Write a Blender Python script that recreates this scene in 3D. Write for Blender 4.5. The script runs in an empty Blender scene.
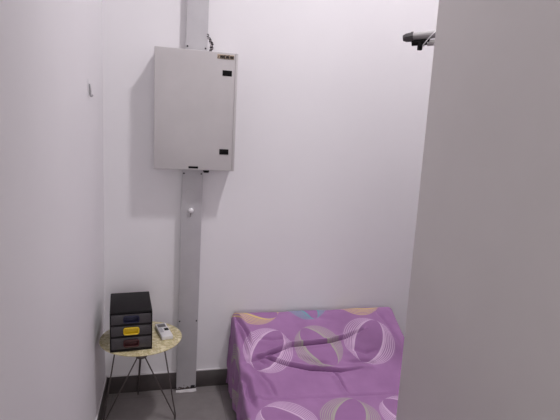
import bpy, bmesh, math, random
from mathutils import Vector, Matrix, noise

C = bpy.context.scene.collection
S = bpy.context.scene
PI = math.pi

# ------------------------------------------------------------------ camera
def look(yaw, pitch, roll):
    y, t, r = map(math.radians, (yaw, pitch, roll))
    F = Vector((math.sin(y) * math.cos(t), math.cos(y) * math.cos(t), -math.sin(t)))
    R0 = Vector((math.cos(y), -math.sin(y), 0))
    U0 = R0.cross(F)
    R = math.cos(r) * R0 + math.sin(r) * U0
    U = -math.sin(r) * R0 + math.cos(r) * U0
    return Matrix((R, U, -F)).transposed().to_4x4()

cam_d = bpy.data.cameras.new('camera')
cam = bpy.data.objects.new('camera', cam_d)
C.objects.link(cam)
cam_d.sensor_width = 36
cam_d.lens = 463.02 / 560 * 36
cam_d.clip_start = 0.02
cam.matrix_world = Matrix.Translation((0.3062, -2.561, 1.5)) @ look(14.308, 9.382, 3.06)
S.camera = cam

# ------------------------------------------------------------------ world, lamp, exposure
w = bpy.data.worlds.new('world')
S.world = w
w.use_nodes = True
w.node_tree.nodes['Background'].inputs[0].default_value = (1, 0.96, 1, 1)
w.node_tree.nodes['Background'].inputs[1].default_value = 0.1

ld = bpy.data.lights.new('ceiling_light', 'AREA')
ld.shape = 'DISK'
ld.size = 0.22
ld.energy = 39.5
ld.color = (1.0, 0.965, 1.0)
lo = bpy.data.objects.new('ceiling_light', ld)
lo.location = (1.34, -1.16, 3.72)
C.objects.link(lo)
# added soft fill behind the viewer, no real source; evens out the near walls
fd = bpy.data.lights.new('passage_fill', 'AREA')
fd.shape = 'RECTANGLE'
fd.size = 1.0
fd.size_y = 1.9
fd.energy = 15
fd.color = (1.0, 0.97, 0.985)
fo = bpy.data.objects.new('passage_fill', fd)
fo.location = (0.57, -3.95, 1.15)
fo.rotation_euler = (math.radians(90), 0, 0)
C.objects.link(fo)

S.view_settings.view_transform = 'Standard'
S.view_settings.look = 'None'
S.view_settings.gamma = 1
S.view_settings.use_curve_mapping = False
S.view_settings.exposure = 0.0

# ------------------------------------------------------------------ helpers
def srgb(r, g, b):
    def f(c):
        c /= 255
        return c / 12.92 if c <= 0.04045 else ((c + 0.055) / 1.055) ** 2.4
    return (f(r), f(g), f(b), 1)

class NT:
    """tiny node-graph helper"""
    def __init__(self, name):
        self.m = bpy.data.materials.new(name)
        self.m.use_nodes = True
        self.t = self.m.node_tree
        self.b = self.t.nodes['Principled BSDF']
    def n(self, kind, **kw):
        o = self.t.nodes.new(kind)
        for k, v in kw.items():
            setattr(o, k, v)
        return o
    def link(self, a, b):
        self.t.links.new(a, b)
    def math(self, op, a, b=None, c=None, clamp=False):
        o = self.n('ShaderNodeMath', operation=op)
        o.use_clamp = clamp
        for i, x in enumerate((a, b, c)):
            if x is None:
                continue
            if isinstance(x, (int, float)):
                o.inputs[i].default_value = x
            else:
                self.link(x, o.inputs[i])
        return o.outputs[0]
    def mix(self, fac, a, b):
        o = self.n('ShaderNodeMix', data_type='RGBA')
        for i, x in ((0, fac), (6, a), (7, b)):
            if isinstance(x, (int, float, tuple)):
                o.inputs[i].default_value = x
            else:
                self.link(x, o.inputs[i])
        return o.outputs[2]
    def noise(self, scale, detail=3, rough=0.5, coord=None, dist=0.0):
        o = self.n('ShaderNodeTexNoise')
        o.inputs['Scale'].default_value = scale
        o.inputs['Detail'].default_value = detail
        o.inputs['Roughness'].default_value = rough
        o.inputs['Distortion'].default_value = dist
        if coord is None:
            coord = self.n('ShaderNodeTexCoord').outputs['Object']
        self.link(coord, o.inputs['Vector'])
        return o.outputs['Fac']
    def ramp(self, fac, stops):
        o = self.n('ShaderNodeValToRGB')
        e = o.color_ramp.elements
        while len(e) < len(stops):
            e.new(0.5)
        for el, (p, c) in zip(e, stops):
            el.position = p
            el.color = c
        self.link(fac, o.inputs[0])
        return o.outputs[0]
    def bump(self, h, strength=0.1, dist=0.01):
        o = self.n('ShaderNodeBump')
        o.inputs['Strength'].default_value = strength
        o.inputs['Distance'].default_value = dist
        self.link(h, o.inputs['Height'])
        self.link(o.outputs[0], self.b.inputs['Normal'])

def mat(name, col, rough=0.5, metal=0.0, var=0.04, scale=6.0, bump=0.0, bscale=80, spec=0.5, coat=0.0):
    t = NT(name)
    f = t.noise(scale, 4)
    lo_ = tuple(c * (1 - var) for c in col[:3]) + (1,)
    hi_ = tuple(min(1, c * (1 + var)) for c in col[:3]) + (1,)
    t.link(t.ramp(f, [(0.3, lo_), (0.7, hi_)]), t.b.inputs['Base Color'])
    t.b.inputs['Roughness'].default_value = rough
    t.b.inputs['Metallic'].default_value = metal
    t.b.inputs['Specular IOR Level'].default_value = spec
    t.b.inputs['Coat Weight'].default_value = coat
    if bump:
        t.bump(t.noise(bscale, 3), bump, 0.004)
    return t.m

def bx(bm, x0, x1, y0, y1, z0, z1, bev=0.0, seg=2):
    r = bmesh.ops.create_cube(bm, size=1)
    vs = r['verts']
    for v in vs:
        v.co = Vector(((x0 + x1) / 2 + v.co.x * (x1 - x0), (y0 + y1) / 2 + v.co.y * (y1 - y0), (z0 + z1) / 2 + v.co.z * (z1 - z0)))
    if bev:
        es = list({e for v in vs for e in v.link_edges})
        bmesh.ops.bevel(bm, geom=es, offset=bev, segments=seg, affect='EDGES', profile=0.5)

def tube(bm, pts, r, n=10, closed=False, radii=None):
    pts = [Vector(p) for p in pts]
    rings = []
    N = len(pts)
    up = None
    for i, p in enumerate(pts):
        a = pts[(i - 1) % N] if (closed or i) else pts[0]
        b = pts[(i + 1) % N] if (closed or i < N - 1) else pts[-1]
        t = (b - a).normalized()
        if up is None:
            up = Vector((0, 0, 1)) if abs(t.z) < 0.9 else Vector((1, 0, 0))
        s = t.cross(up)
        if s.length < 1e-5:
            s = t.orthogonal()
        s.normalize()
        up = s.cross(t).normalized()
        rr = radii[i] if radii else r
        rings.append([bm.verts.new(p + rr * (math.cos(2 * PI * k / n) * s + math.sin(2 * PI * k / n) * up)) for k in range(n)])
    for i in range(N if closed else N - 1):
        A, B = rings[i], rings[(i + 1) % N]
        for k in range(n):
            bm.faces.new((A[k], A[(k + 1) % n], B[(k + 1) % n], B[k]))
    if not closed:
        bm.faces.new(list(reversed(rings[0])))
        bm.faces.new(rings[-1])

def lathe(bm, prof, n=32, M=None):
    """prof: (radius, height) list revolved about local z; ends with r=0 become poles"""
    rings = []
    for r, z in prof:
        if r < 1e-6:
            rings.append([bm.verts.new((0, 0, z))])
        else:
            rings.append([bm.verts.new((r * math.cos(2 * PI * k / n), r * math.sin(2 * PI * k / n), z)) for k in range(n)])
    for A, B in zip(rings, rings[1:]):
        for k in range(n):
            a, b = A[k % len(A)], A[(k + 1) % len(A)]
            c, d = B[(k + 1) % len(B)], B[k % len(B)]
            f = []
            for v in (a, b, c, d):
                if v not in f:
                    f.append(v)
            if len(f) > 2:
                bm.faces.new(f)
    if M is not None:
        bmesh.ops.transform(bm, matrix=M, verts=[v for R in rings for v in R])

def obj(name, bm, m, parent=None, smooth=True):
    bmesh.ops.recalc_face_normals(bm, faces=bm.faces)
    me = bpy.data.meshes.new(name)
    bm.to_mesh(me)
    bm.free()
    me.materials.append(m)
    o = bpy.data.objects.new(name, me)
    C.objects.link(o)
    if smooth:
        for p in me.polygons:
            p.use_smooth = True
        try:
            me.set_sharp_from_angle(angle=math.radians(35))
        except Exception:
            pass
    if parent:
        o.parent = parent
    return o

def thing(name, label, cat, loc=(0, 0, 0), rz=0.0):
    o = bpy.data.objects.new(name, None)
    o.empty_display_size = 0.05
    C.objects.link(o)
    o.location = loc
    o.rotation_euler = (0, 0, rz)
    o['label'] = label
    o['category'] = cat
    return o

def boxobj(name, dims, m, parent=None, bev=0.0):
    bm = bmesh.new()
    bx(bm, *dims, bev=bev)
    return obj(name, bm, m, parent)

def struct(name, dims, m, bev=0.0):
    o = boxobj(name, dims, m, None, bev)
    o['kind'] = 'structure'
    return o

# ------------------------------------------------------------------ the room
def wall_mat():
    t = NT('painted_plaster')
    f = t.noise(1.3, 4, 0.6)
    a = t.ramp(f, [(0.3, (0.80, 0.780, 0.800, 1)), (0.7, (0.83, 0.81, 0.828, 1))])
    t.link(a, t.b.inputs['Base Color'])
    t.b.inputs['Roughness'].default_value = 0.55
    t.b.inputs['Specular IOR Level'].default_value = 0.3
    t.bump(t.noise(35, 4, 0.6), 0.06, 0.004)
    return t.m

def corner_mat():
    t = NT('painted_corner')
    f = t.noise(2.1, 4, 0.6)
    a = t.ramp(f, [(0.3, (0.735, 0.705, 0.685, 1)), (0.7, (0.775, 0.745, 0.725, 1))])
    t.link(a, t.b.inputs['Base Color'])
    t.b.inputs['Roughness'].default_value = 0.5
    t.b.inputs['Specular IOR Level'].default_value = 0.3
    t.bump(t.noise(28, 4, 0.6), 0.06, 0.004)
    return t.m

def floor_mat():
    t = NT('grey_floor_tile')
    co = t.n('ShaderNodeTexCoord').outputs['Object']
    br = t.n('ShaderNodeTexBrick')
    br.offset = 0.0
    br.inputs['Scale'].default_value = 1.0
    br.inputs['Brick Width'].default_value = 0.6
    br.inputs['Row Height'].default_value = 0.6
    br.inputs['Mortar Size'].default_value = 0.002
    br.inputs['Color1'].default_value = (1, 1, 1, 1)
    br.inputs['Color2'].default_value = (1, 1, 1, 1)
    br.inputs['Mortar'].default_value = (0, 0, 0, 1)
    mp = t.n('ShaderNodeMapping')
    mp.inputs['Location'].default_value = (0.56, 0.07, 0)
    t.link(co, mp.inputs['Vector'])
    t.link(mp.outputs[0], br.inputs['Vector'])
    f = t.noise(9, 6, 0.65)
    base = t.ramp(f, [(0.3, (0.220, 0.200, 0.197, 1)), (0.7, (0.275, 0.252, 0.248, 1))])
    t.link(t.mix(br.outputs['Color'], (0.195, 0.178, 0.174, 1), base), t.b.inputs['Base Color'])
    t.b.inputs['Roughness'].default_value = 0.38
    t.b.inputs['Specular IOR Level'].default_value = 0.4
    return t.m

M_wall = wall_mat()
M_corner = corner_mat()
M_floor = floor_mat()
M_skirt = mat('dark_skirting_tile', (0.075, 0.064, 0.063, 1), 0.32, var=0.15, scale=12)
M_caulk = mat('white_caulk', (0.78, 0.75, 0.76, 1), 0.6)

struct('floor', (-0.1, 2.7, -4.1, 0.1, -0.1, 0.0), M_floor)
struct('ceiling', (-0.1, 2.7, -4.1, 0.1, 3.75, 3.85), M_wall)
struct('wall_back', (-0.1, 2.7, 0.0, 0.1, 0.0, 3.75), M_wall)
struct('wall_left', (-0.1, 0.0, -4.1, 0.0, 0.0, 3.75), M_wall)
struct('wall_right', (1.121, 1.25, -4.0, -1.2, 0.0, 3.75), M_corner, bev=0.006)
struct('wall_alcove', (2.6, 2.7, -4.1, 0.0, 0.0, 3.75), M_wall)
struct('wall_front', (0.0, 2.6, -4.1, -4.0, 0.0, 3.75), M_wall)
struct('baseboard_back', (0.0, 2.6, -0.012, 0.0, 0.0, 0.100), M_skirt, bev=0.002)
struct('baseboard_left', (0.0, 0.012, -4.0, -0.012, 0.0, 0.100), M_skirt, bev=0.002)
struct('trim_1', (0.012, 2.6, -0.009, 0.0, 0.100, 0.107), M_caulk, bev=0.002)
struct('trim_2', (0.0, 0.009, -4.0, 0.0, 0.100, 0.107), M_caulk, bev=0.002)

# ------------------------------------------------------------------ cable trunking (full-height metal post)
M_trunk = mat('grey_painted_steel', (0.50, 0.485, 0.50, 1), 0.42, var=0.07, scale=9, spec=0.4)
M_dark = mat('black_plastic', (0.004, 0.0035, 0.004, 1), 0.55, spec=.15)
M_screw = mat('dark_screw', (0.03, 0.028, 0.03, 1), 0.4, 0.6)

def trunk_cover_mat():
    t = NT('worn_trunking_paint')
    co = t.n('ShaderNodeTexCoord').outputs['Object']
    sx = t.n('ShaderNodeSeparateXYZ')
    t.link(co, sx.inputs[0])
    f = t.noise(7, 5, 0.6)
    base = t.ramp(f, [(0.3, (0.50, 0.485, 0.505, 1)), (0.7, (0.56, 0.545, 0.56, 1))])
    # flaked paint and rust near the foot
    h = t.math('MULTIPLY_ADD', sx.outputs['Z'], -8.0, 0.90)
    chip = t.math('GREATER_THAN', t.math('ADD', t.noise(55, 5, 0.7), h), 1.24)
    wht = t.math('GREATER_THAN', t.math('ADD', t.noise(30, 3, 0.6), t.math('MULTIPLY_ADD', sx.outputs['Z'], -30.0, 0.9)), 1.12)
    # fine scuffs all over
    sc = t.math('GREATER_THAN', t.noise(120, 2, 0.6), 0.74)
    c = t.mix(t.math('MULTIPLY', sc, 0.4), base, (0.22, 0.21, 0.21, 1))
    c = t.mix(wht, c, (0.62, 0.57, 0.55, 1))
    c = t.mix(chip, c, (0.10, 0.075, 0.07, 1))
    t.link(c, t.b.inputs['Base Color'])
    t.b.inputs['Roughness'].default_value = 0.42
    t.b.inputs['Specular IOR Level'].default_value = 0.4
    return t.m

TX0, TX1, TD = 0.399, 0.507, 0.038
tr = thing('cable_trunking', 'tall grey painted steel cable trunking running up the white wall behind the cabinet', 'cable trunking', ((TX0 + TX1) / 2 - .009, -TD / 2, .0006))
tr.rotation_euler = (0, .0091, 0)
hw = (TX1 - TX0) / 2
hd = TD / 2
bm = bmesh.new()
bx(bm, -hw + .001, -hw + .003, -hd + .003, hd, 0, 3.75)
bx(bm, hw - .003, hw - .001, -hd + .003, hd, 0, 3.75)
bx(bm, -hw + .003, hw - .003, hd - .003, hd, 0, 3.75)
obj('channel', bm, M_trunk, tr)
bm = bmesh.new()
# cover: front plate with folded lips
bx(bm, -hw, hw, -hd, -hd + .003, 0.002, 3.749, bev=.0012)
bx(bm, -hw - .0012, -hw + .0008, -hd + .001, -hd + .016, 0.002, 3.749)
bx(bm, hw - .0008, hw + .0012, -hd + .001, -hd + .016, 0.002, 3.749)
obj('cover', bm, trunk_cover_mat(), tr)
def screw_bm(x, z, r=.0045):
    b = bmesh.new()
    lathe(b, [(0, .0028), (r * .55, .0026), (r, .0006), (r, -.001)], 14, Matrix.Translation((x, -hd, z)) @ Matrix.Rotation(PI / 2, 4, 'X'))
    return b
for x, z in ((-.046, 1.915), (.046, 1.912), (-.046, 1.262), (.046, 1.262), (-.047, .425), (.047, .425)):
    obj('screw', screw_bm(x, z), M_screw, tr)
bm = bmesh.new()   # dark broken notch at the foot
bx(bm, .026, .050, -hd - .0015, -hd + .002, .013, .030, bev=.001)
obj('notch', bm, M_screw, tr)
bm = bmesh.new()   # mortar at the foot
g = [(-.058, -.034), (-.03, -.040), (0, -.037), (.03, -.041), (.058, -.034), (.058, -.026), (-.058, -.026)]
lo_v = [bm.verts.new((x, y, 0)) for x, y in g]
hi_v = [bm.verts.new((x * .98, y * .96 + .001, .007 + .003 * ((i * 7) % 3))) for i, (x, y) in enumerate(g)]
bm.faces.new(hi_v)
for i in range(len(g)):
    j = (i + 1) % len(g)
    bm.faces.new((lo_v[i], lo_v[j], hi_v[j], hi_v[i]))
obj('foot_filler', bm, M_caulk, tr)
bm = bmesh.new()   # faint ring left by an earlier hook
pts = [(-.012 + .024 * math.cos(a), -hd - .0004, 1.155 + .024 * math.sin(a)) for a in [PI * k / 16 for k in range(0, 17)]]
tube(bm, pts, .0011, 6)
obj('glue_ring', bm, M_trunk, tr)

# ------------------------------------------------------------------ electrical cabinet
def cab_mat(name, c):
    t = NT(name)
    f = t.noise(5, 4, 0.6)
    t.link(t.ramp(f, [(0.3, tuple(k * .96 for k in c) + (1,)), (0.7, tuple(k * 1.04 for k in c) + (1,))]), t.b.inputs['Base Color'])
    t.b.inputs['Roughness'].default_value = 0.4
    t.b.inputs['Specular IOR Level'].default_value = 0.4
    t.bump(t.noise(160, 2), 0.05, 0.002)
    return t.m
M_cab = cab_mat('beige_grey_enamel', (0.53, 0.503, 0.505))
BX0, BX1, BZ0, BZ1, BF = 0.254, 0.663, 1.289, 1.888, -0.12
cb = thing('electrical_cabinet', 'square beige grey metal cabinet with black latches mounted high on the wall trunking', 'cabinet', ((BX0 + BX1) / 2, BF, BZ0))
W2 = (BX1 - BX0) / 2
H = BZ1 - BZ0
D = -BF - TD - .002
bm = bmesh.new()
bx(bm, -W2 + .003, W2 - .001, .018, D, .003, H - .003, bev=.003)
sl, sr = TX0 - .014 - (BX0 + BX1) / 2, TX1 + .018 - (BX0 + BX1) / 2
bx(bm, -W2 + .003, sl, D - .01, -BF - .0005, .003, H - .003, bev=.002)
bx(bm, sr, W2 - .001, D - .01, -BF - .0005, .003, H - .003, bev=.002)
bx(bm, -W2 + .012, W2 - .012, .014, .021, .012, H - .012)
obj('body', bm, M_cab, cb)
bm = bmesh.new()
bx(bm, -W2, W2 - .011, 0, .016, 0, H, bev=.003, seg=3)
door = obj('door', bm, M_cab, cb)
bm = bmesh.new()
bx(bm, W2 - .0108, W2 + .003, -.001, .021, 0, H, bev=.002)
obj('side_strip', bm, M_cab, cb)
def latch(cx, cz, w=.048, h=.028):
    b = bmesh.new()
    # recessed pocket rim + paddle
    bx(b, cx - w / 2, cx + w / 2, -.0022, .001, cz - h / 2, cz + h / 2, bev=.0012)
    bx(b, cx - w / 2 + .006, cx + w / 2 - .012, -.0042, -.0018, cz - h / 2 + .006, cz + h / 2 - .005, bev=.001)
    b2 = obj('latch', b, M_dark, cb)
    b2['label'] = 'black plastic latch'
    return b2
latch(0.1546, 1.7875 - BZ0)
latch(0.1504, 1.3888 - BZ0)
bm = bmesh.new()
bx(bm, -.030, .019, -.0025, .001, .0085, .019, bev=.001)
bx(bm, -.026, .015, -.0036, -.002, .0115, .016, bev=.0008)
o = obj('slot', bm, M_dark, cb)
# maker's sticker: tan band over a row of dark illegible characters
M_tan = mat('tan_label', (0.46, 0.36, 0.27, 1), 0.5)
M_ink = mat('dark_brown_ink', (0.02, 0.011, 0.008, 1), 0.5)
st_x0, st_x1 = 0.1018, 0.1866
zc = 1.8675 - BZ0
bm = bmesh.new()
bx(bm, st_x0, st_x1, -.0012, .0005, zc - .0115, zc + .0105, bev=.0004)
st = obj('maker_label', bm, M_tan, cb)
bm = bmesh.new()
x = st_x0 + .016
zt, zb = zc + .006, zc - .009
def stroke(x0, z0, x1, z1, r=.0021):
    tube(bm, [(x0, -.0014, z0), (x1, -.0014, z1)], r, 5)
cw = .0088
# seven blocky, unreadable strokes groups like the blurred print
for i, kind in enumerate('aababca'):
    stroke(x, zb, x, zt)
    if kind == 'a':
        stroke(x, zb, x + cw * .7, zt)
        stroke(x + cw * .7, zb, x + cw * .7, zt)
    elif kind == 'b':
        stroke(x, zt, x + cw * .7, zt)
        stroke(x, zb, x + cw * .7, zb)
        stroke(x, (zt + zb) / 2, x + cw * .6, (zt + zb) / 2)
    else:
        stroke(x + cw * .7, zb, x + cw * .7, zt)
        stroke(x, (zt + zb) / 2, x + cw * .7, (zt + zb) / 2)
    x += cw * 1.12
stroke(st_x0 + .003, zb, st_x0 + .009, zt, .0013)
o = obj('print', bm, M_ink, st)
# cable gland under the cabinet
bm = bmesh.new()
lathe(bm, [(0, -.012), (.012, -.012), (.016, -.008), (.016, .0), (.0125, .0), (.0125, .006), (0, .006)], 18, Matrix.Translation((.522 - .4575, .040, -.003)))
o = obj('cable_gland', bm, M_dark, cb)

# twisted cable end looping out of the trunking above the cabinet
t_ = NT('black_and_white_cord')
wv = t_.n('ShaderNodeTexNoise')
wv.inputs['Scale'].default_value = 95
t_.link(t_.n('ShaderNodeTexCoord').outputs['Object'], wv.inputs['Vector'])
t_.link(t_.ramp(wv.outputs['Fac'], [(0.54, (0.010, 0.008, 0.010, 1)), (0.60, (0.5, 0.43, 0.45, 1))]), t_.b.inputs['Base Color'])
bm = bmesh.new()
base = [(x - .006, y, z - .002) for x, y, z in [(.518, -.032, 1.990), (.525, -.034, 1.975), (.535, -.036, 1.957), (.543, -.037, 1.944), (.545, -.037, 1.930), (.543, -.037, 1.914), (.538, -.036, 1.900), (.530, -.034, 1.892), (.5255, -.032, 1.885)]]
def smooth_path(P, k=8):
    P = [Vector(p) for p in P]
    out = []
    for i in range(len(P) - 1):
        p0, p1, p2, p3 = P[max(i - 1, 0)], P[i], P[i + 1], P[min(i + 2, len(P) - 1)]
        for s in range(k):
            t = s / k
            out.append(0.5 * ((2 * p1) + (p2 - p0) * t + (2 * p0 - 5 * p1 + 4 * p2 - p3) * t * t + (3 * p1 - p0 - 3 * p2 + p3) * t ** 3))
    out.append(P[-1])
    return out
sp = smooth_path(base, 10)
for ph in (0, PI):
    pts = []
    for i, p in enumerate(sp):
        a = i * .42 + ph
        pts.append(p + .0048 * Vector((math.cos(a), math.sin(a), 0.5 * math.cos(a))))
    n_ = len(pts)
    tube(bm, pts, 0, 7, radii=[(.0018 + .0026 * min(1, 2 * q / n_)) * (1 + .45 * math.sin(q * .84 + ph)) for q in range(n_)])
o = obj('twisted_cord', bm, t_.m)
o['label'] = 'short twisted dark cord looping out beside the grey trunking just above the cabinet'
o['category'] = 'cord'

# ------------------------------------------------------------------ round white hook on the trunking
M_white = mat('white_plastic', (0.82, 0.80, 0.82, 1), 0.35, var=0.02)
M_metal = mat('dull_metal', (0.22, 0.20, 0.20, 1), 0.35, 0.8)
hk = thing('round_hook', 'small round white stick-on hook on the grey trunking below the cabinet', 'hook', (.4505, -TD - .0005, 1.062))
RX = Matrix.Rotation(PI / 2, 4, 'X')
bm = bmesh.new()
lathe(bm, [(0, 0), (.0205, 0), (.0205, .0022), (.0195, .003), (0, .003)], 28, RX)
o = obj('pad', bm, M_trunk, hk)
bm = bmesh.new()
lathe(bm, [(0, .003), (.0135, .003), (.0145, .006), (.0125, .013), (.008, .017), (0, .0185)], 28, RX)
obj('dome', bm, M_white, hk)
bm = bmesh.new()
tube(bm, smooth_path([(-.001, -.006, -.010), (-.002, -.008, -.020), (-.003, -.010, -.030), (-.004, -.015, -.034), (-.004, -.020, -.030)]), .0022, 8)
obj('hook_arm', bm, M_metal, hk)

# ------------------------------------------------------------------ broken stick-on hook on the left wall
wh = thing('wall_hook', 'small torn clear stick-on hook on the bare left wall', 'hook', (0.0005, -.466, 1.645))
RY = Matrix.Rotation(PI / 2, 4, 'Y')
bm = bmesh.new()
bx(bm, 0, .002, -.012, .012, -.018, .034, bev=.0009)
obj('plate', bm, M_white, wh)
bm = bmesh.new()
tube(bm, smooth_path([(.003, -.002, .014), (.006, -.002, .0), (.007, -.001, -.016), (.007, .001, -.03), (.010, .010, -.034), (.012, .02, -.030)]), .0042, 8)
obj('hook_arm', bm, mat('clear_grey_plastic', (0.36, 0.35, 0.36, 1), 0.3), wh)

# ------------------------------------------------------------------ round side table
def marble():
    t = NT('cream_marble_laminate')
    co = t.n('ShaderNodeTexCoord').outputs['Object']
    a = t.noise(9, 6, 0.62, co, 2.2)
    b = t.noise(26, 5, 0.6, co, 1.2)
    base = t.ramp(b, [(0.3, srgb(214, 202, 158)), (0.7, srgb(238, 230, 196))])
    vein = t.math('SUBTRACT', 1.0, t.math('MULTIPLY', t.math('ABSOLUTE', t.math('SUBTRACT', a, 0.5)), 16.0), clamp=True)
    vein2 = t.math('SUBTRACT', 1.0, t.math('MULTIPLY', t.math('ABSOLUTE', t.math('SUBTRACT', b, 0.47)), 18.0), clamp=True)
    c = t.mix(t.math('MULTIPLY', vein, 0.6), base, srgb(158, 140, 92))
    c = t.mix(t.math('MULTIPLY', vein2, 0.4), c, srgb(180, 166, 112))
    t.link(c, t.b.inputs['Base Color'])
    t.b.inputs['Roughness'].default_value = 0.25
    return t.m
M_leg = mat('dark_bronze_rod', (0.13, 0.11, 0.105, 1), 0.38, 0.5)
TZ = 0.45
tb = thing('side_table', 'low round cream marbled side table on three splayed wire legs in the corner', 'table', (.2055, -.265, 0))
bm = bmesh.new()
lathe(bm, [(0, TZ - .008), (.194, TZ - .008), (.1985, TZ - .007), (.200, TZ - .004), (.1985, TZ - .001), (.196, TZ), (0, TZ)], 72)
obj('tabletop', bm, marble(), tb)
bm = bmesh.new()
lathe(bm, [(0, TZ - .0085), (.012, TZ - .0085), (.012, .356), (.027, .356), (.029, .352), (.029, .346), (.027, .342), (0, .342)], 24)
obj('hub', bm, M_leg, tb)
def leg(top, foot, hub):
    b = bmesh.new()
    t, f, h_ = Vector(top), Vector(foot), Vector(hub)
    d1 = (t - f).normalized()
    d2 = (h_ - f).normalized()
    bend = [f + d1 * .03]
    for k in range(1, 6):
        s = k / 6
        bend.append((1 - s) ** 2 * (f + d1 * .03) + 2 * s * (1 - s) * (f - Vector((0, 0, .004))) + s * s * (f + d2 * .03))
    bend.append(f + d2 * .03)
    lowest = min(p.z for p in bend)
    for p in bend:
        p.z += .0042 - lowest if p.z < .02 else 0
    tube(b, [t] + bend + [h_], .0034, 8)
    return obj('leg', b, M_leg, tb)
leg((.104, -.018, TZ - .0088), (.176, -.045, .006), (.014, -.006, .349))
leg((-.118, -.016, TZ - .0088), (-.183, -.040, .006), (-.016, -.004, .349))
leg((-.006, .110, TZ - .0088), (-.028, .226, .006), (-.002, .022, .349))

# ------------------------------------------------------------------ mini drawer unit
def smoky(name, c):
    t = NT(name)
    f = t.noise(4, 2)
    t.link(t.ramp(f, [(0.3, tuple(k * .93 for k in c) + (1,)), (0.7, tuple(k * 1.07 for k in c) + (1,))]), t.b.inputs['Base Color'])
    t.b.inputs['Roughness'].default_value = 0.45
    return t.m
M_blk = mat('black_shell', (0.0075, 0.006, 0.007, 1), 0.6, var=.1, spec=.22)
M_smk = smoky('smoky_grey_plastic', (0.058, 0.052, 0.057))
M_blue = mat('navy_plastic', (0.005, 0.005, 0.034, 1), 0.45)
M_yel = mat('yellow_plastic', (0.72, 0.50, 0.012, 1), 0.35)
M_red = mat('dark_red_plastic', (0.045, 0.004, 0.006, 1), 0.45)
du = thing('drawer_unit', 'small black desktop drawer box with three smoky drawers on the round table', 'drawer unit', (.1545, -.284, TZ + .0008), math.radians(5.0))
du.scale = (.9633, .9633, .9633)
w2, d2, hh = .0985, .138, .204
bm = bmesh.new()
bx(bm, -w2, w2, -d2, d2, hh - .014, hh, bev=.004)           # lid
bx(bm, -w2, w2, -d2, d2, 0, .010, bev=.002)                  # floor
bx(bm, -w2, -w2 + .005, -d2 + .002, d2 - .002, .006, hh - .008)
bx(bm, w2 - .005, w2, -d2 + .002, d2 - .002, .006, hh - .008)
bx(bm, -w2 + .003, w2 - .003, d2 - .007, d2 - .002, .006, hh - .008)
for z in (.0715, .131):
    bx(bm, -w2 + .003, w2 - .003, -d2, d2 - .004, z, z + .0065, bev=.001)
obj('shell', bm, M_blk, du)
for z0, z1, hm, nm in ((.0115, .0700, M_red, 'dark red handle'), (.0795, .1295, M_yel, 'yellow handle'), (.139, .1885, M_blue, 'navy blue handle')):
    bm = bmesh.new()
    bx(bm, -w2 + .0065, w2 - .0065, -d2 + .001, -d2 + .005, z0, z1, bev=.0015)
    bx(bm, -w2 + .008, -w2 + .011, -d2 + .004, d2 - .012, z0 + .002, z1 - .006)
    bx(bm, w2 - .011, w2 - .008, -d2 + .004, d2 - .012, z0 + .002, z1 - .006)
    bx(bm, -w2 + .010, w2 - .010, d2 - .015, d2 - .012, z0 + .002, z1 - .006)
    bx(bm, -w2 + .010, w2 - .010, -d2 + .004, d2 - .012, z0 + .002, z0 + .005)
    # faint moulded ribs on the front
    for k in range(6):
        xx = -w2 + .014 + k * .0035
        bx(bm, xx, xx + .0012, -d2 + .0004, -d2 + .0014, z0 + .006, z1 - .006)
        bx(bm, -xx - .0012, -xx, -d2 + .0004, -d2 + .0014, z0 + .006, z1 - .006)
    dr = obj('drawer', bm, M_smk, du)
    # loop handle: rounded-rectangle bail standing off the front, with a shallow backing
    bm = bmesh.new()
    zc_ = (z0 + z1) / 2 + .002
    a, b, r = .0335, .0155, .008
    path = []
    for cx, cz, s in ((a - r, b - r, 0), (-a + r, b - r, 1), (-a + r, -b + r, 2), (a - r, -b + r, 3)):
        for k in range(5):
            an = PI / 2 * (s + k / 4)
            path.append((cx + r * math.cos(an), -d2 - .009, zc_ + cz + r * math.sin(an)))
    tube(bm, path, .0042, 8, closed=True)
    bx(bm, -a + .002, a - .002, -d2 - .003, -d2 + .002, zc_ - b + .001, zc_ + b - .001, bev=.001)
    bx(bm, -a + .001, a - .001, -d2 - .010, -d2 + .001, zc_ + b - .004, zc_ + b, bev=.001)
    hd_ = obj('handle', bm, hm, dr)
    hd_['label'] = nm

# ------------------------------------------------------------------ remote control
M_rem = mat('off_white_plastic', (0.74, 0.72, 0.72, 1), 0.4, var=.02)
M_lcd = mat('grey_display', (0.12, 0.115, 0.12, 1), 0.3, var=.06)
M_grey = mat('light_grey_keypad', (0.48, 0.47, 0.49, 1), 0.45)
rc = thing('remote_control', 'white air conditioner remote lying on the round table beside the drawer box', 'remote control', (.314, -.238, TZ + .0006), math.radians(13))
rc.scale = (.95, .95, 1.0)
bm = bmesh.new()
bx(bm, -.030, .030, -.088, .084, 0, .022, bev=.005, seg=3)
obj('case', bm, M_rem, rc)
bm = bmesh.new()
bx(bm, -.022, .020, .030, .072, .0205, .0227, bev=.0008)
obj('display', bm, M_lcd, rc)
bm = bmesh.new()
bx(bm, -.024, -.006, -.036, .022, .0205, .0225, bev=.0008)
obj('keypad', bm, M_grey, rc)
bm = bmesh.new()
bx(bm, .002, .024, -.018, .010, .0210, .0240, bev=.002)
obj('button', bm, M_dark, rc)

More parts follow.
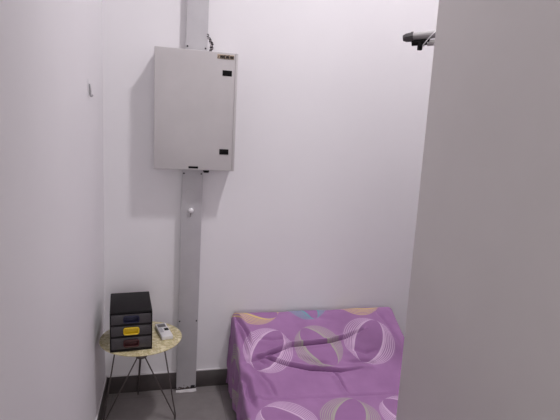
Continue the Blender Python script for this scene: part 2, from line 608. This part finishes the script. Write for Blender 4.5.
# ------------------------------------------------------------------ clothes rail behind the wall corner
M_pole = mat('grey_tube', (0.40, 0.385, 0.385, 1), 0.4, 0.1)
M_pole2 = mat('light_grey_tube', (0.46, 0.45, 0.44, 1), 0.4, 0.1)
rl = thing('clothes_rail', 'grey clothes pole with a dark end cap poking out past the wall corner', 'rail')
A = Vector((1.345, -.628, 1.945))
B = Vector((2.10, -1.199, 2.035))
dv = (B - A).normalized()
B = A + dv * ((2.599 - A.x) / dv.x)
bm = bmesh.new()
tube(bm, [A, B], .0165, 16)
obj('pole', bm, M_pole, rl)
bm = bmesh.new()
off = Vector((0, 0, -.036))
tube(bm, [A + dv * .075 + off * .95, A + dv * .6 + off * 1.0], .0125, 12)
obj('lower_pole', bm, M_pole2, rl)
bm = bmesh.new()
q = dv.to_track_quat('Z', 'Y').to_matrix().to_4x4()
lathe(bm, [(0, -.030), (.0125, -.030), (.0185, -.016), (.0195, -.004), (.0195, .004), (.0225, .004), (.0225, .014), (.0168, .014)], 8, Matrix.Translation(A) @ q)
o = obj('end_cap', bm, mat('dark_grey_cap', (0.075, 0.068, 0.072, 1), 0.5), rl)
o['label'] = 'dark grey end cap'
bm = bmesh.new()
pc = A + dv * .055 + off * .75
tube(bm, [A + dv * .010 + off * .72, A + dv * .085 + off * .80], .0125, 12)
bx(bm, pc.x - .020, pc.x - .001, pc.y - .008, pc.y + .008, pc.z - .035, pc.z - .004, bev=.003)
o = obj('clamp', bm, M_dark, rl)
for s, tilt in ((.085, .030), (.125, .022)):
    bm = bmesh.new()
    c0 = A + dv * s + off * .42
    side = dv.cross(Vector((0, 0, 1))).normalized()
    pts = []
    for k in range(20):
        an = 2 * PI * k / 20
        pts.append(c0 + side * .0195 * math.cos(an) + Vector((0, 0, .0325)) * math.sin(an) + dv * tilt * math.sin(an))
    tube(bm, pts, .0022, 6, closed=True)
    o = obj('cable_tie', bm, M_white, rl)
    o['label'] = 'white cable tie'

# ------------------------------------------------------------------ sofa under a printed purple sheet
RINGS = [  # centre u, v, radius, long axis (du, dv), short ratio, colour
    (0.863, 0.296, 0.140, (0.60, -0.80), 0.48, 'w'),
    (1.152, 0.295, 0.140, (0.50, 0.866), 0.48, 'g'),
    (1.462, 0.275, 0.157, (0.56, -0.83), 0.48, 'w'),
    (0.835, -0.012, 0.146, (0.80, 0.60), 0.50, 'y'),
    (1.145, -0.020, 0.130, (0.30, 0.95), 0.35, 't'),
    (1.485, -0.048, 0.150, (0.95, 0.30), 0.55, 'y'),
    (0.872, 0.748, 0.150, (0.62, 0.785), 0.45, 'w'),
    (1.180, 0.757, 0.150, (0.50, -0.866), 0.48, 'g'),
    (1.480, 0.775, 0.145, (0.50, 0.866), 0.48, 'w'),
    (0.570, 0.750, 0.150, (0.50, -0.866), 0.48, 'g'),
    (0.570, 0.290, 0.140, (0.50, 0.866), 0.48, 'g'),
    (0.863, 1.200, 0.145, (0.42, -0.907), 0.48, 'g'),
    (1.160, 1.200, 0.145, (0.50, 0.866), 0.48, 'w'),
    (1.462, 1.200, 0.145, (0.42, -0.907), 0.48, 'y'),
]
RC = {'w': (0.80, 0.60, 0.78, 1), 'g': (0.47, 0.48, 0.36, 1), 'y': (0.80, 0.64, 0.19, 1), 't': (0.10, 0.46, 0.47, 1)}

def cloth_mat():
    t = NT('purple_printed_sheet')
    uv = t.n('ShaderNodeTexCoord').outputs['UV']
    sx = t.n('ShaderNodeSeparateXYZ')
    t.link(uv, sx.inputs[0])
    U, V = sx.outputs[0], sx.outputs[1]
    f = t.noise(7, 3, 0.5, uv)
    col = t.ramp(f, [(0.3, (0.365, 0.183, 0.380, 1)), (0.7, (0.425, 0.22, 0.44, 1))])
    for cu, cv, R, (ax, ay), k, c in RINGS:
        du = t.math('SUBTRACT', U, cu)
        dv_ = t.math('SUBTRACT', V, cv)
        L = math.hypot(ax, ay)
        ax, ay = ax / L / R, ay / L / R
        p = t.math('ADD', t.math('MULTIPLY', du, ax), t.math('MULTIPLY', dv_, ay))
        q_ = t.math('ADD', t.math('MULTIPLY', du, -ay), t.math('MULTIPLY', dv_, ax))
        p2 = t.math('SUBTRACT', 1.0, t.math('MULTIPLY', p, p))
        s = t.math('DIVIDE', t.math('ABSOLUTE', q_), t.math('SQRT', t.math('MAXIMUM', p2, 0.0004)))
        m1 = t.math('MULTIPLY', t.math('GREATER_THAN', s, k), t.math('LESS_THAN', s, 1.0))
        m1 = t.math('MULTIPLY', m1, t.math('GREATER_THAN', p2, 0.0))
        ln = t.math('MULTIPLY_ADD', t.math('SINE', t.math('MULTIPLY', s, 2 * PI * 14)), 0.60, 0.50, clamp=True)
        ln = t.math('MAXIMUM', ln, t.math('MULTIPLY', t.math('LESS_THAN', s, k + 0.08), 0.85))
        # lines are drawn denser on the inner side of the band
        den = t.math('MULTIPLY_ADD', t.math('SUBTRACT', s, k), -0.25 / (1 - k), 0.92, clamp=True)
        fac = t.math('MULTIPLY', m1, t.math('MULTIPLY', ln, den))
        inn = t.math('MULTIPLY', t.math('LESS_THAN', s, k), t.math('GREATER_THAN', p2, 0.0))
        col = t.mix(t.math('MULTIPLY', inn, 0.22), col, (0.27, 0.115, 0.285, 1))
        col = t.mix(fac, col, RC[c])
    t.link(col, t.b.inputs['Base Color'])
    t.b.inputs['Roughness'].default_value = 0.8
    t.b.inputs['Specular IOR Level'].default_value = 0.2
    t.b.inputs['Sheen Weight'].default_value = 0.1
    t.bump(t.noise(90, 3, 0.6, uv), 0.12, 0.002)
    return t.m

SX0, SX1 = 0.698, 1.695
PROF = [(-.025, .450), (-.06, .472), (-.50, .215), (-.58, .19), (-1.09, .175)]
def polyline(P):
    acc = [0]
    for a, b in zip(P, P[1:]):
        acc.append(acc[-1] + math.hypot(b[0] - a[0], b[1] - a[1]))
    def at(v):
        if v <= 0:
            return P[0]
        for i in range(len(P) - 1):
            if v <= acc[i + 1]:
                s = (v - acc[i]) / (acc[i + 1] - acc[i])
                return (P[i][0] + s * (P[i + 1][0] - P[i][0]), P[i][1] + s * (P[i + 1][1] - P[i][1]))
        return P[-1]
    return at, acc[-1]
FULL = [(-.022, .022)] + PROF + [(-1.12, .155), (-1.135, .022)]
at_raw, LEN = polyline(FULL)
V0 = math.hypot(FULL[1][0] - FULL[0][0], FULL[1][1] - FULL[0][1])    # v = 0 at the back roll
def at(v):      # softened profile
    ks = [(-.03, .1), (-.018, .2), (-.007, .2), (.007, .2), (.018, .2), (.03, .1)]
    y = z = 0
    for d, w_ in ks:
        a = at_raw(min(max(v + d, 0), LEN))
        y += a[0] * w_
        z += a[1] * w_
    return y, z

def seg_d(p, a, b):
    ax, ay = a
    dx, dy = b[0] - ax, b[1] - ay
    L2 = dx * dx + dy * dy
    s = max(0, min(1, ((p[0] - ax) * dx + (p[1] - ay) * dy) / L2))
    ex, ey = p[0] - ax - s * dx, p[1] - ay - s * dy
    side = dx * ey - dy * ex
    return math.hypot(ex, ey), side, s

# creases: polyline in cloth coordinates, depth (m), width (m), ridge on the lower side
CREASES = [
    ([(.78, .350), (.858, .328), (.99, .280), (1.226, .270), (1.323, .250), (1.47, .195)], .021, .0065, -1),
    ([(.78, .335), (.855, .347), (.94, .387), (1.068, .432), (1.23, .456), (1.36, .450)], .018, .006, -1),
    ([(1.19, .46), (1.211, .482), (1.240, .600)], .011, .007, 1),
    ([(.695, .02), (.73, .11), (.765, .20), (.770, .27)], .020, .008, -1),
    ([(.70, .08), (.735, .22), (.748, .34)], .012, .009, -1),
    ([(.789, .418), (.841, .49), (.862, .575)], .011, .009, 1),
    ([(.685, .41), (.722, .468), (.728, .55), (.75, .63)], .022, .013, -1),
    ([(.66, .575), (.80, .582), (.977, .590), (1.25, .603), (1.399, .612), (1.7, .62)], .0035, .006, -1),
    ([(1.30, .30), (1.42, .355), (1.50, .34)], .010, .014, 1),
    ([(1.00, .335), (1.12, .395), (1.2, .405)], .010, .012, 1),
    ([(.80, .22), (.90, .235), (1.0, .225)], .008, .010, 1),
    ([(1.05, .11), (1.2, .10), (1.32, .13)], .006, .016, 1),
    ([(1.27, .40), (1.40, .41), (1.46, .43)], .008, .010, 1),
    ([(.72, .36), (.80, .352), (.86, .40)], .012, .011, 1),
    ([(1.58, .06), (1.62, .18), (1.64, .33)], .010, .012, 1),
]
def wrinkle(u, v):
    h = 0
    for P, dep, wd, rs in CREASES:
        best = None
        n = len(P) - 1
        for i in range(n):
            d, side, s = seg_d((u, v), P[i], P[i + 1])
            if best is None or d < best[0]:
                best = (d, side, (i + s) / n)
        d, side, s = best
        if d > 6 * wd:
            continue
        fade = min(1, 4 * s + .15) * min(1, 4 * (1 - s) + .1)
        h -= dep * fade * math.exp(-(d / wd) ** 2)
        sg = (1 if side > 0 else -1) * rs
        h += .8 * dep * fade * math.exp(-((d - 2.3 * wd) / (1.5 * wd)) ** 2) * (1 if sg > 0 else .25)
    h += .0045 * noise.noise(Vector((u * 5, v * 7, 1.3))) + .0022 * noise.noise(Vector((u * 14, v * 17, 4.1)))
    # puckers towards the left hem
    e = max(0, 1 - (u - .68) / .12)
    h += .004 * e * math.sin(v * 70 + 5 * noise.noise(Vector((u * 8, v * 4, 0))))
    return h

def sheet():
    bm = bmesh.new()
    uvl = bm.loops.layers.uv.new('UVMap')
    step = .0042
    nv = int(LEN / step)
    # across: parametrise by signed distance beyond the flat part
    top_n = int((SX1 - SX0) / step)
    drop_n = 56
    rad = .035
    info = {}
    rows = []
    for j in range(nv + 1):
        v = LEN * j / nv
        y, z = at(v)
        a, b = at(max(v - .006, 0)), at(min(v + .006, LEN))
        ty, tz = b[0] - a[0], b[1] - a[1]
        L = math.hypot(ty, tz) or 1
        ny, nz = tz / L, -ty / L          # outward normal of the profile
        if nz < 0 and abs(ny) < .2:
            ny, nz = -ny, -nz
        vv = v - V0
        row = []
        zed = max(z, .022)
        for i in range(-drop_n, top_n + drop_n + 1):
            if 0 <= i <= top_n:
                x = SX0 + (SX1 - SX0) * i / top_n
                d = min(x - SX0, SX1 - x)
                rr = rad * .6
                rd = 0
                if d < rr:
                    rd = rr - math.sqrt(max(rr * rr - (rr - d) ** 2, 0))
                w_ = wrinkle(x, vv) * min(1, zed / .08)
                co = Vector((x, y + ny * w_, max(z - rd * min(1, zed / .1) * .8 + nz * w_, .02)))
                uu = x
            else:
                k = (-i if i < 0 else i - top_n) / drop_n     # 0..1 down the side
                sgn = -1 if i < 0 else 1
                ex = SX0 if i < 0 else SX1
                top = max(z - rad * .6 * .8 * min(1, zed / .1), .02)
                hem = .020
                zz = top + (hem - top) * k
                flare = (.012 if i < 0 else .042) * (k ** .95) * min(1, top / .4) + (.006 if i < 0 else .012) * k * math.sin(vv * 34 + 2.5 * sgn + 3 * noise.noise(Vector((vv * 3, k, 2)))) * min(1, top / .2)
                uu = ex + sgn * k * (top - hem)
                w_ = wrinkle(uu, vv) * .5 * min(1, (1 - k) * 4 + .4)
                co = Vector((ex + sgn * (flare + w_ + .003 * math.sin(PI * k)), y, zz))
            vtx = bm.verts.new(co)
            info[vtx] = (uu, vv)
            row.append(vtx)
        rows.append(row)
    for A_, B_ in zip(rows, rows[1:]):
        for k in range(len(A_) - 1):
            f = bm.faces.new((A_[k], A_[k + 1], B_[k + 1], B_[k]))
            for lp in f.loops:
                lp[uvl].uv = info[lp.vert]
    return bm

so = thing('sofa', 'low sofa against the back wall under a purple sheet printed with overlapping rings', 'sofa')
ck = obj('sheet_cover', sheet(), cloth_mat(), so)
for p in ck.data.polygons:
    p.use_smooth = True
sm = ck.modifiers.new('thickness', 'SOLIDIFY')
sm.thickness = .002
sm.offset = -1
M_base = mat('dark_sofa_base', (0.03, 0.026, 0.03, 1), 0.8, bump=.1)
bm = bmesh.new()
prof_in = [(-.045, 0), (-.045, .40), (-.07, .43), (-.50, .18), (-.60, .155), (-1.08, .14), (-1.10, .10), (-1.10, 0)]
L_ = [bm.verts.new((SX0 + .03, y, z)) for y, z in prof_in]
R_ = [bm.verts.new((SX1 - .03, y, z)) for y, z in prof_in]
bm.faces.new(L_)
bm.faces.new(list(reversed(R_)))
for i in range(len(L_)):
    j = (i + 1) % len(L_)
    bm.faces.new((L_[i], R_[i], R_[j], L_[j]))
obj('cushion_base', bm, M_base, so)
